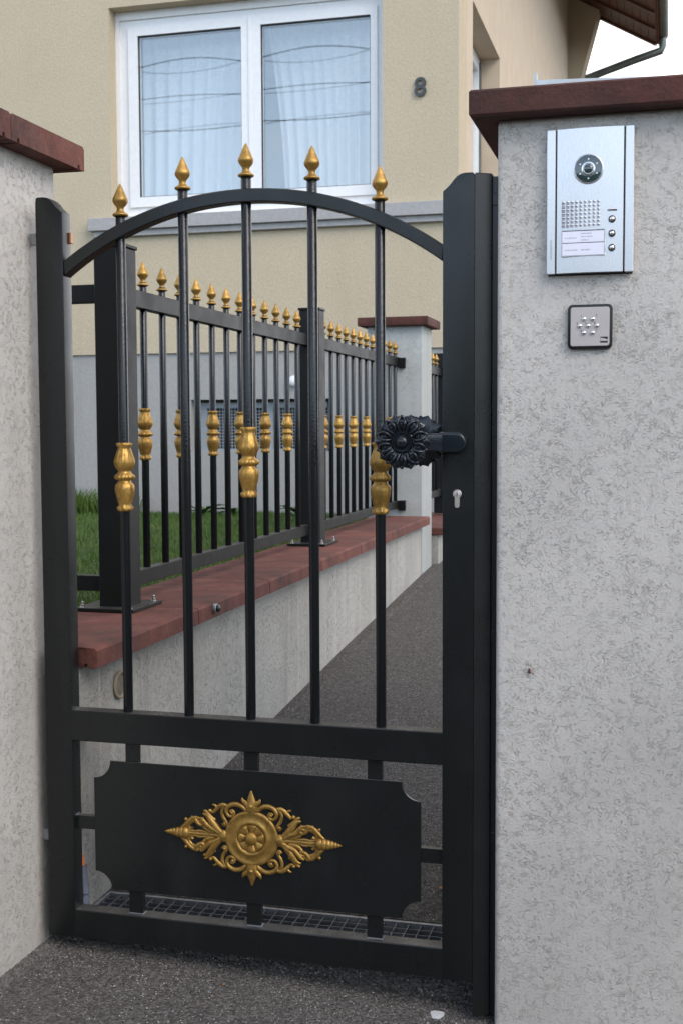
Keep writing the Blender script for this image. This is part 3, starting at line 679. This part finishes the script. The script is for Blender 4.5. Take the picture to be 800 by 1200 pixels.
# sensor and conduit ring
s = T('wall_sensor', 'small round black sensor set in the coping edge of the low wall', 'sensor', (.1, .818, .631))
s.part('housing', B().lathe((0, .818, .634), [(.010, .08), (.0135, .092), (.0135, .1005), (.0120, .1015)], 24, ax='x'), M_GALV)
s.part('lens', B().lathe((0, .8195, .634), [(.0115, .10), (.0112, .1065), (.007, .1095), (.001, .111)], 24, ax='x'), M_BLACK)
b = B().tube([(.053, .276 + .030 * cos(a), .522 + .031 * sin(a)) for a in np.linspace(0, 2 * pi, 33)], .0045, 8, up=(1, 0, 0))
r_ = T('conduit_ring', 'round beige conduit opening in the low wall face behind the first gate bar', 'wall opening', (.05, .276, .522))
r_.part('rim', b, plain('beige_putty', (.24, .205, .15), .9, 0, .2, 50)); r_.part('opening', B().lathe((0, .276, .522), [(.030, .045), (.030, .0535)], 28, ax='x'), plain('dark_putty', (.13, .11, .085), .9, 0, .3, 50))
# corrugated conduit
b = B(); pth = [Vector((.056 + .009 * sin(k / 39 * 2.9), .0505, .0 + .150 * k / 39)) for k in range(40)]
b.tube(pth, [.0095 + (.0011 if k % 2 else -.0005) for k in range(40)], 12)
s = T('cable_conduit', 'grey corrugated cable conduit with orange end standing behind the left gate stile', 'conduit', (.02, .11, .02))
s.part('sleeve', b, M_HOSE, angle=80); s.part('orange_end', B().tube([pth[-1], pth[-1] + Vector((-.004, 0, .022)), pth[-1] + Vector((-.010, 0, .030))], [.007, .006, .003], 10), M_ORANGE)

# ------------------------------------------------------------------ fences
def bolt(t, parent, x, y, z):
    bo = t.part('bolt', B().lathe((x, y, z), [(.0085, 0), (.0085, .0015), (.0062, .0016), (.0062, .0080), (.0040, .0082), (.0040, .0150), (.0030, .0162)], 6 if False else 12), M_CHROME, parent, at=(x, y, z)); return bo
def fence_post(t, x0, x1, y0, y1, zb, zt, plate):
    p_ = t.part('post', B().box(x0, x1, y0, y1, zb, zt, .002, 1), M_FENCE)
    t.part('post_cap', B().box(x0 - .004, x1 + .004, y0 - .004, y1 + .004, zt + .0002, zt + .010, .002, 1), M_FENCE, p_)
    px0, px1, py0, py1 = plate
    q_ = t.part('base_plate', B().box(px0, px1, py0, py1, zb - .0005, zb + .009, .001), M_FENCE)
    for x in (px0 + .018, px1 - .018):
        for y in (py0 + .018, py1 - .018): bolt(t, q_, x, y, zb + .009)
FXC = -.132
BM_ = bar_mesh(.720, 1.560)
def rails(t, ax, a0, a1, c):
    for n_, z0, z1 in (('bottom_rail', .700, .7425), ('top_rail', 1.4905, 1.5395)):
        if ax == 'y': t.part(n_, B().box(c - .0155, c + .0165, a0, a1, z0, z1, .0015), M_FENCE)
        else: t.part(n_, B().box(a0, a1, c - .016, c + .016, z0, z1, .0015), M_FENCE)
f1 = T('fence', 'near fence section with gold spear tips from the corner post to the mid post', 'fence', (FXC, 1.6, .655), 'fence sections on the low wall')
fence_post(f1, -.160, -.075, .604, .690, .653, 1.634, (-.215, -.040, .560, .755))
rails(f1, 'y', .690, 2.500, FXC)
for i in range(12):
    y = .862 + i * .1379
    add_bar(f1, FXC, y, .730, 1.560, BM_, True, 1.056 if i % 2 == 0 else None)
f2 = T('fence', 'far fence section with gold spear tips ending at the far pillar', 'fence', (FXC, 3.5, .655), 'fence sections on the low wall')
fence_post(f2, -.160, -.075, 2.505, 2.590, .6565, 1.640, (-.200, -.035, 2.440, 2.655))
rails(f2, 'y', 2.590, 4.268, FXC)
for i in range(12):
    y = 2.768 + i * .1330
    add_bar(f2, FXC, y, .730, 1.560, BM_, True, 1.056 if i % 2 == 0 else None)
for z in (.7215, 1.515): f2.part('wall_bracket', B().box(FXC + .017, FXC + .052, 4.2445, 4.2695, z - .034, z + .022, .001), M_FENCE)
f3 = T('fence', 'fence return running left from the corner post behind the left pillar', 'fence', (-1.2, .645, .62), 'fence sections on the low wall')
rails(f3, 'x', -2.2, -.1605, .645)
for i in range(12):
    add_bar(f3, -.62 - i * .137, .645, .730, 1.560, BM_, True, 1.056 if i % 2 == 0 else None)
f4 = T('fence', 'short dark fence piece beyond the far pillar beside the gate stile', 'fence', (FXC, 5.2, .6), 'fence sections on the low wall')
rails(f4, 'y', 4.575, 5.60, FXC)
for i in range(7): add_bar(f4, FXC, 4.70 + i * .128, .730, 1.560, BM_, True, None)
f4.part('post', B().box(-.172, -.05, 5.60, 5.70, .58, 1.640, .002), M_FENCE)

# far pillar
t = T('fence_pillar', 'far pale rendered pillar with red-brown cap at the end of the fence', 'pillar', (-.15, 4.4, .5))
t.part('pillar_body', B().box(-.30, .012, 4.270, 4.560, .2, 1.716, .01, 2), M_FARP)
t.part('cap_stone', B().prism([(-.345, 4.225), (.052, 4.225), (.052, 4.605), (-.345, 4.605)], 'z', 1.7135, 1.762, .006, 2), M_STONE_D)
# second low wall
t = T('low_wall', 'short far low wall with pinkish coping beyond the far pillar', 'wall', (.1, 5.2, .3))
t.part('wall_body', B().box(-.25, .042, 4.60, 5.95, .2, .5240), M_WALLR)
for i in range(2): t.part('coping_stone', B().box(-.30, .078, 4.585 + i * .66, 4.585 + i * .66 + .655, .5245, .566, .004), M_STONE, at=(0, 4.9 + i * .66, .54))

# zinc-topped cabinet behind the right pillar
t = T('meter_cabinet', 'grey cabinet with zinc lid just showing above the right pillar coping', 'cabinet', (1.5, .55, .0))
t.part('cabinet_body', B().prism([(1.06, .42), (2.2, .48), (2.18, .80), (1.04, .74)], 'z', .03, 1.900), M_PLINTH)
t.part('lid', B().prism([(1.046, .353), (2.23, .541), (2.20, .85), (1.01, .70)], 'z', 1.9005, 1.917), M_ZINC)
t.part('lid_upstand', B().box(1.0415, 1.0475, .352, .365, 1.898, 1.932), M_ZINC)

# ------------------------------------------------------------------ the house
h = T('house', 'beige roughcast house with number 8, white window and blue-grey plinth', 'house', (-3.5, 6, .5))
HX0, HX1, HY0, HY1 = -9.0, -.077, 6.0, 15.4
def rz(x): return 6.41 + .56 * (1.083 - x) if x > -4.5 else 6.41 + .56 * (1.083 + 4.5) - .56 * (-4.5 - x)
b = B().grid_wall([HX0, -2.660, -.607, HX1], [1.705, 2.700, 4.220, 6.2], {(1, 1)}, 'y', HY0, HY0 + .32)
b.prism([(HX0, 6.2), (HX1, 6.2), (HX1, rz(HX1) - .02), (-4.5, rz(-4.5) - .02), (HX0, rz(HX0) - .02)], 'y', HY0, HY0 + .32)
h.part('front_wall', b, M_BEIGE)
b = B().grid_wall([HY0 + .3201, 6.60, 8.055, HY1], [1.705, 2.70, 4.235, 6.2], {(1, 1)}, 'x', HX1 - .32, HX1)
b.box(HX1 - .32, HX1, HY0 + .3201, HY1, 6.2001, 7.0)
h.part('side_wall', b, plain('sun_tinted_render', (.53, .435, .325), .95, 0, .06, 5, .002))  # peach tint puts the warm sun glow into this wall's colour
h.part('back_wall', B().box(HX0, HX1 - .3205, HY1 - .3, HY1, .3, 6.3), M_BEIGE)
h.part('left_wall', B().box(HX0, HX0 + .3, HY0 + .3205, HY1 - .3005, .3, 6.2), M_BEIGE)
b = B().grid_wall([HX0, -2.06, -1.00, HX1 - .018], [.3, .985, 1.362, 1.7045], {(1, 1)}, 'y', HY0 + .018, HY0 + .318)
b.box(HX1 - .318, HX1 - .018, HY0 + .3185, HY1, .2, 1.7045)
h.part('plinth', b, M_PLINTH)
b = B().prism([(-.078, 5.2), (.13, 6.05), (.335, 6.82), (-.078, 7.05)], 'y', 15.0, 15.38)
h.part('corbel', b, M_BEIGE)
for z in (3.2,): h.part('floor_slab', B().box(HX0 + .31, HX1 - .33, HY0 + .33, HY1 - .31, 1.75, 1.95), M_PLINTH)
h.part('inner_wall', B().box(-3.4, HX1 - .33, 9.3, 9.5, 1.96, 6.2), M_PLINTH)
h.part('ceiling', B().box(HX0 + .31, HX1 - .33, HY0 + .33, HY1 - .31, 4.55, 4.75), M_PVC)
# front window
W = h.part('window', B().grid_wall([-2.660, -2.556, -.676, -.607], [2.7005, 2.800, 4.095, 4.2195], {(1, 1)}, 'y', 6.130, 6.195), M_PVC)
h.part('outer_bead', B().grid_wall([-2.6595, -2.628, -.632, -.6075], [2.7008, 2.735, 4.160, 4.2190], {(1, 1)}, 'y', 6.112, 6.1298), M_PVC, W)
for xa, xb, ga, gb in ((-2.560, -1.6105, -2.485, -1.677), (-1.6065, -.672, -1.530, -.7215)):
    h.part('sash', B().grid_wall([xa, ga, gb, xb], [2.796, 2.868, 4.040, 4.099], {(1, 1)}, 'y', 6.112, 6.185), M_PVC, W)
    h.part('gasket', B().grid_wall([ga - .001, ga + .006, gb - .006, gb + .001], [2.867, 2.874, 4.032, 4.041], {(1, 1)}, 'y', 6.124, 6.142), M_WINDARK, W)
    for yy, bul, nm in ((6.134, -.0018, 'pane'), (6.158, .0022, 'pane')):
        bb = B(); n_ = 24; V = [[None] * (n_ + 1) for _ in range(n_ + 1)]
        for i in range(n_ + 1):
            for j in range(n_ + 1):
                u, v = -1 + 2 * i / n_, -1 + 2 * j / n_
                V[i][j] = bb.bm.verts.new((ga + (gb - ga) * i / n_, yy - bul * (1 - u * u) * (1 - v * v), 2.868 + 1.172 * j / n_))
        for i in range(n_):
            for j in range(n_): bb.bm.faces.new((V[i][j], V[i + 1][j], V[i + 1][j + 1], V[i][j + 1]))
        h.part('pane', bb, M_GLASS, W, angle=80)
h.part('mullion_cover', B().box(-1.622, -1.594, 6.104, 6.1118, 2.80, 4.095, .002), M_PVC, W)
h.part('drain_cap', B().box(-2.44, -2.395, 6.1255, 6.1297, 2.763, 2.768), M_WINDARK, W)
def curtain(x0, x1, xt0, xt1, y, folds, seed):
    """hanging sheer curtain; x range at the bottom (x0,x1) and at the top (xt0,xt1)"""
    bb = B(); nx, nz_ = folds * 8, 14; rr = random.Random(seed); ph = [rr.uniform(-.5, .5) for _ in range(folds + 2)]; V = []
    for j in range(nz_ + 1):
        v = j / nz_; row = []
        for i in range(nx + 1):
            u = i / nx; a = x0 + (xt0 - x0) * (v ** 1.8); c_ = x1 + (xt1 - x1) * (v ** 1.8); k_ = int(u * folds)
            row.append(bb.bm.verts.new((a + (c_ - a) * u, y + .030 * sin(2 * pi * folds * u + ph[k_] * sin(pi * (u * folds % 1))) * (.6 + .4 * (1 - v)) + .01 * sin(7 * u), 2.76 + 1.40 * v)))
        V.append(row)
    for j in range(nz_):
        for i in range(nx): bb.bm.faces.new((V[j][i], V[j][i + 1], V[j + 1][i + 1], V[j + 1][i]))
    return bb
h.part('curtain', curtain(-2.62, -1.72, -2.62, -1.62, 6.36, 9, 1), M_CURT, W, angle=180)
h.part('curtain', curtain(-1.43, -.70, -1.57, -.66, 6.37, 10, 2), M_CURT, W, angle=180)
# sill
h.part('window_sill', B().box(-2.822, -.055, 5.930, 6.11, 2.6075, 2.6995, .003), M_SILL)
h.part('sill_moulding', B().box(-2.790, -.062, 5.960, 5.999, 2.5630, 2.6072, .003), M_SILL)
# side window
S = h.part('side_window', B().grid_wall([6.605, 6.70, 7.95, 8.05], [2.705, 2.80, 4.12, 4.23], {(1, 1)}, 'x', HX1 - .240, HX1 - .165), M_PVC)
h.part('pane', B().box(HX1 - .205, HX1 - .200, 6.70, 7.95, 2.80, 4.12), M_GLASS, S)
h.part('shutter_rail', B().box(HX1 - .17, HX1 - .150, 7.99, 8.03, 2.71, 4.20), M_GUT, S)
h.part('curtain', B().box(HX1 - .34, HX1 - .335, 6.65, 8.0, 2.75, 4.2), M_CURT, S)
# house number
me = text_mesh('8', .178, .006, 'house_number', plain('grey_number_metal', (.055, .06, .062), .5, .3), .0025); h.part('house_number', me, None, at=(-.341, 5.986, 3.474))
# basement window
bw = h.part('basement_window', B().grid_wall([-2.02, -1.965, -1.515, -1.455, -1.04], [.956, 1.00, 1.300, 1.340], {(1, 1), (3, 1)}, 'y', 6.10, 6.15), M_BLUEF)
h.part('recess_back', B().box(-2.055, -1.005, 6.17, 6.19, .986, 1.361), M_PLINTH, bw)
for xa, xb in ((-1.965, -1.515), (-1.455, -1.04)):
    b = B(); nx_ = int((xb - xa) / .0235)
    for i in range(nx_ + 1): xx = xa + (xb - xa) * i / nx_; b.box(xx - .0032, xx + .0032, 6.112, 6.116, 1.0, 1.30)
    for j in range(14): zz = 1.0 + .3 * j / 13; b.box(xa, xb, 6.1125, 6.1155, zz - .0032, zz + .0032)
    o_ = h.part('grille', b, M_MESHP, bw); h.part('grille_back', B().box(xa, xb, 6.13, 6.134, 1.0, 1.3), M_DARK, bw)
h.part('round_lamp', B().sphere((-1.262, 5.99, 1.488), .040, (1, .7, 1), 20, 14), M_LAMP)
# roof: slabs, soffit boards, gutter, downpipe
b = B().prism([(1.12, rz(1.12) + .03), (-4.5, rz(-4.5) + .03), (-10.0, rz(-10.0) + .03), (-10.0, rz(-10) + .16), (-4.5, rz(-4.5) + .18), (1.12, rz(1.12) + .16)], 'y', 5.2, 15.45)
rf = h.part('roof', b, M_TILE)
nb = 13
for i in range(nb):
    xa = 1.083 - i * .098; xb = xa - .092; zz = rz(xa); z2 = rz(xb)
    h.part('soffit_board', B().prism([(xa, zz), (xb, z2), (xb, z2 + .022), (xa, zz + .022)], 'y', 5.22, 15.44), M_WOOD, rf, at=(xa, 10, zz))
for i in range(7):
    ya = 15.30 - i * .66
    h.part('rafter', B().prism([(1.08, rz(1.08) - .035), (-.07, rz(-.07) - .035), (-.07, rz(-.07) - .001), (1.08, rz(1.08) - .001)], 'y', ya, ya + .07), M_WOOD, rf, at=(.5, ya, rz(.5)))
gp = [(1.175 + .075 * cos(a), 6.535 + .075 * sin(a)) for a in np.linspace(pi, 2 * pi, 13)]
gp += [(x, z) for x, z in [(1.175 + .068 * cos(a), 6.535 + .068 * sin(a)) for a in np.linspace(2 * pi, pi, 13)]]
h.part('fascia', B().box(1.085, 1.097, 5.2, 15.445, 6.40, 6.60), M_WOOD, rf)
gt = h.part('gutter', B().prism(gp, 'y', 5.15, 15.40), M_GUT, rf); 
h.part('gutter_end', B().prism(gp[:13], 'y', 15.395, 15.41), M_GUT, rf)
h.part('downpipe', B().tube([(1.17, 15.32, 6.48), (1.17, 15.32, 6.36), (1.155, 15.32, 6.30), (.80, 15.33, 6.205), (.16, 15.45, 6.045), (.0, 15.47, 6.0), (-.04, 15.48, 5.9), (-.04, 15.48, 1.0)], .052, 14, up=(0, 1, 0)), M_GUT, rf)

# ------------------------------------------------------------------ plants and small things on the ground
def weed(x, y, z, n_, ln_, seed, label):
    rr = random.Random(seed); b = B()
    for k in range(n_):
        a = 2 * pi * k / n_ + rr.uniform(-.3, .3); L_ = ln_ * rr.uniform(.7, 1.15); el = rr.uniform(.35, 1.1); prev = None; m_ = 8
        for i in range(m_ + 1):
            u = i / m_; r_ = L_ * u * cos(el * (1 - .6 * u)); hz = L_ * (sin(el) * u - .45 * u * u)
            wd_ = L_ * .16 * sin(pi * min(1, u * .95 + .05)) * (1.35 if i % 2 else .7)
            p = Vector((r_ * cos(a), r_ * sin(a), hz)); s_ = Vector((-sin(a), cos(a), 0)) * wd_
            row = [b.bm.verts.new(p - s_ + Vector((0, 0, wd_ * .4))), b.bm.verts.new(p), b.bm.verts.new(p + s_ + Vector((0, 0, wd_ * .4)))]
            if prev: b.bm.faces.new((prev[0], prev[1], row[1], row[0])); b.bm.faces.new((prev[1], prev[2], row[2], row[1]))
            prev = row
    me = b.mesh('weed', M_WEED, (0, 0, 0), True, 60); o = bpy.data.objects.new('weed', me); COL.objects.link(o); o.location = (x, y, z); tagp(o, label, 'weed', 'weeds at the foot of the plinth')
weed(-1.86, 5.72, zl(-1.86, 5.72) - .01, 9, .20, 1, 'leafy weed left of the basement window grille foot')
weed(-1.63, 5.75, zl(-1.6, 5.75) - .01, 7, .17, 2, 'leafy weed seen just left of the third gate bar')
weed(-1.14, 5.70, zl(-1.1, 5.7) - .01, 9, .19, 3, 'leafy weed nearest the mid fence post')
pts = [(-3.0 + .62 * random.random(), 5.50 + .35 * random.random(), zl(-2.8, 5.6) - .01) for _ in range(900)]
blades('grass_tuft', pts, .17, .008, .7, M_GRASS, None, 'tall grass tuft against the plinth behind the left stile', 'grass tuft', at=(-2.7, 5.7, .54))
# loose grit on path and road
def grit(name, n_, xr, yr, zfun, smin, smax, mat, label):
    V, F = [], []
    base = [(1, 0, -.4), (-.5, .87, -.4), (-.5, -.87, -.4), (0, 0, .8)]
    for k in range(n_):
        x, y = random.uniform(*xr), random.uniform(*yr); s_ = random.uniform(smin, smax); a = random.uniform(0, 6.28); z = zfun(x, y) + s_ * .3
        q = random.uniform(.6, 1.3)
        for bx, by, bz in base: V.append((x + s_ * (bx * cos(a) - by * q * sin(a)), y + s_ * (bx * sin(a) + by * q * cos(a)), z + s_ * bz * .8))
        i = 4 * k; F += [(i, i + 1, i + 3), (i + 1, i + 2, i + 3), (i + 2, i, i + 3)]
    me = bpy.data.meshes.new(name); me.from_pydata(V, [], F); me.materials.append(mat)
    o = bpy.data.objects.new(name, me); COL.objects.link(o); tagp(o, label, 'grit', None, 'stuff')
def zp(x, y):
    for (ya, za), (yb, zb_) in zip(PY, PY[1:]):
        if ya <= y <= yb: return za + (zb_ - za) * (y - ya) / (yb - ya)
    return PY[0][1]
grit('path_grit', 7000, (.06, 1.1), (.22, 4.5), zp, .0012, .0042, M_DIRTSTONE, 'loose dark grit on the sloping path')
grit('road_grit', 3500, (-.03, 1.1), (-.14, .07), lambda x, y: zf(x), .001, .0035, M_DIRTSTONE, 'loose grit along the foot of the gate')
grit('pale_grit', 500, (-.2, 1.2), (-.55, .06), lambda x, y: zf(x), .0012, .0028, M_SILL, 'pale chips scattered on the asphalt')
grit('pale_path_grit', 900, (.06, 1.1), (.21, 4.0), zp, .0012, .0032, M_SILL, 'pale chips scattered on the path')
grit('edge_grit', 2600, (.050, .085), (.22, 4.3), lambda x, y: zp(x, y), .0015, .006, M_DIRTSTONE, 'dark grit gathered along the foot of the low wall')
grit('pillar_grit', 900, (-.035, .01), (-.5, .05), lambda x, y: zf(x), .0015, .0045, M_DIRTSTONE, 'dark grit gathered at the foot of the left pillar')
sp_ = [(.888 + (.0135 + .003 * sin(3 * a)) * cos(a), .008 + (.020 + .004 * cos(2 * a)) * sin(a)) for a in np.linspace(0, 2 * pi, 24, endpoint=False)]
single('paint_spot', B().prism([(x, y) for x, y in sp_], 'z', zf(.888) - .004, zf(.888) + .0022), M_PAINTSPOT, 'dried white paint spot on the asphalt by the stop post', 'paint spot', at=(.888, .008, zf(.888)))
def leaf(x, y, z, s_, a, label):
    b = B(); prev = None
    for i in range(7):
        u = i / 6; wd_ = s_ * .3 * sin(pi * u); c_ = Vector((s_ * (u - .5), 0, s_ * .12 * sin(pi * u) + .001)); row = [b.bm.verts.new(c_ + Vector((0, -wd_ - .0002, s_ * .05))), b.bm.verts.new(c_), b.bm.verts.new(c_ + Vector((0, wd_ + .0002, s_ * .08)))]
        if prev: b.bm.faces.new((prev[0], prev[1], row[1], row[0])); b.bm.faces.new((prev[1], prev[2], row[2], row[1]))
        prev = row
    me = b.mesh('fallen_leaf', M_LEAFD); o = bpy.data.objects.new('fallen_leaf', me); COL.objects.link(o); o.location = (x, y, z); o.rotation_euler = (0, .1, a); tagp(o, label, 'leaf', 'fallen leaves')
leaf(.835, .36, zp(.83, .36) + .002, .022, .4, 'curled brown leaf on the path right of the gate panel')
leaf(.43, -.03, zf(.43) + .001, .010, 1.2, 'tiny orange-brown leaf on the asphalt below the bottom rail')

# unseen hedgerow added across the street to darken reflections in paint and metal
pts = np.c_[RNG.uniform(-22, 22, 26000), RNG.uniform(-12.1, -10.9, 26000), RNG.uniform(-.05, 2.9, 26000)]
hg = T('added_hedge', 'long unseen green hedgerow added behind the viewer to darken reflections', 'added_hedge', (0, -11.5, -.1))
hg.part('stems', B().box(-22, 22, -11.9, -11.1, -.3, 2.75, .05), M_SOIL)
lv = blades('foliage', pts, .16, .07, 1.2, M_WEED, None); lv.parent = hg.o; lv.location = -hg.b
# power lines across the street, seen as reflections in the front window
for k, (z, sg, dz, th) in enumerate(((8.19, .0, .03, .014), (7.58, .0, .05, .012), (7.0, .0, .10, .013))):
    b = B(); pts = [(-26 + 40 * i / 40, -8.0, z + dz * ((-26 + 40 * i / 40) + 6.4) * .15 + .0002 * ((-26 + 40 * i / 40) + 6.4) ** 2) for i in range(41)]
    b.tube(pts, th, 6)
    single('power_cable', b, M_WIRE, 'overhead cable reflected in the front window, ' + ('uppermost of three', 'middle of three', 'lowest of three')[k], 'cable', 'overhead cables reflected in the window', at=(-6, -8, z))
for k, x in enumerate((-26, 14)):
    b = B().lathe((x, -8, 0), [(.15, -.2), (.13, 4), (.10, 9.2)], 14)
    b.box(x - .05, x + .05, -8.6, -7.4, 8.6, 8.7); b.box(x - .03, x + .03, -8.07, -7.93, 6.8, 9.0)
    single('utility_pole', b, plain('pole_wood', (.12, .09, .07), .9), 'wooden utility pole across the street, ' + ('farther left' if k == 0 else 'nearer the right pillar'), 'pole', 'utility poles', at=(x, -8, 0))

for o in bpy.data.objects:
    if '_w' in o: del o['_w']
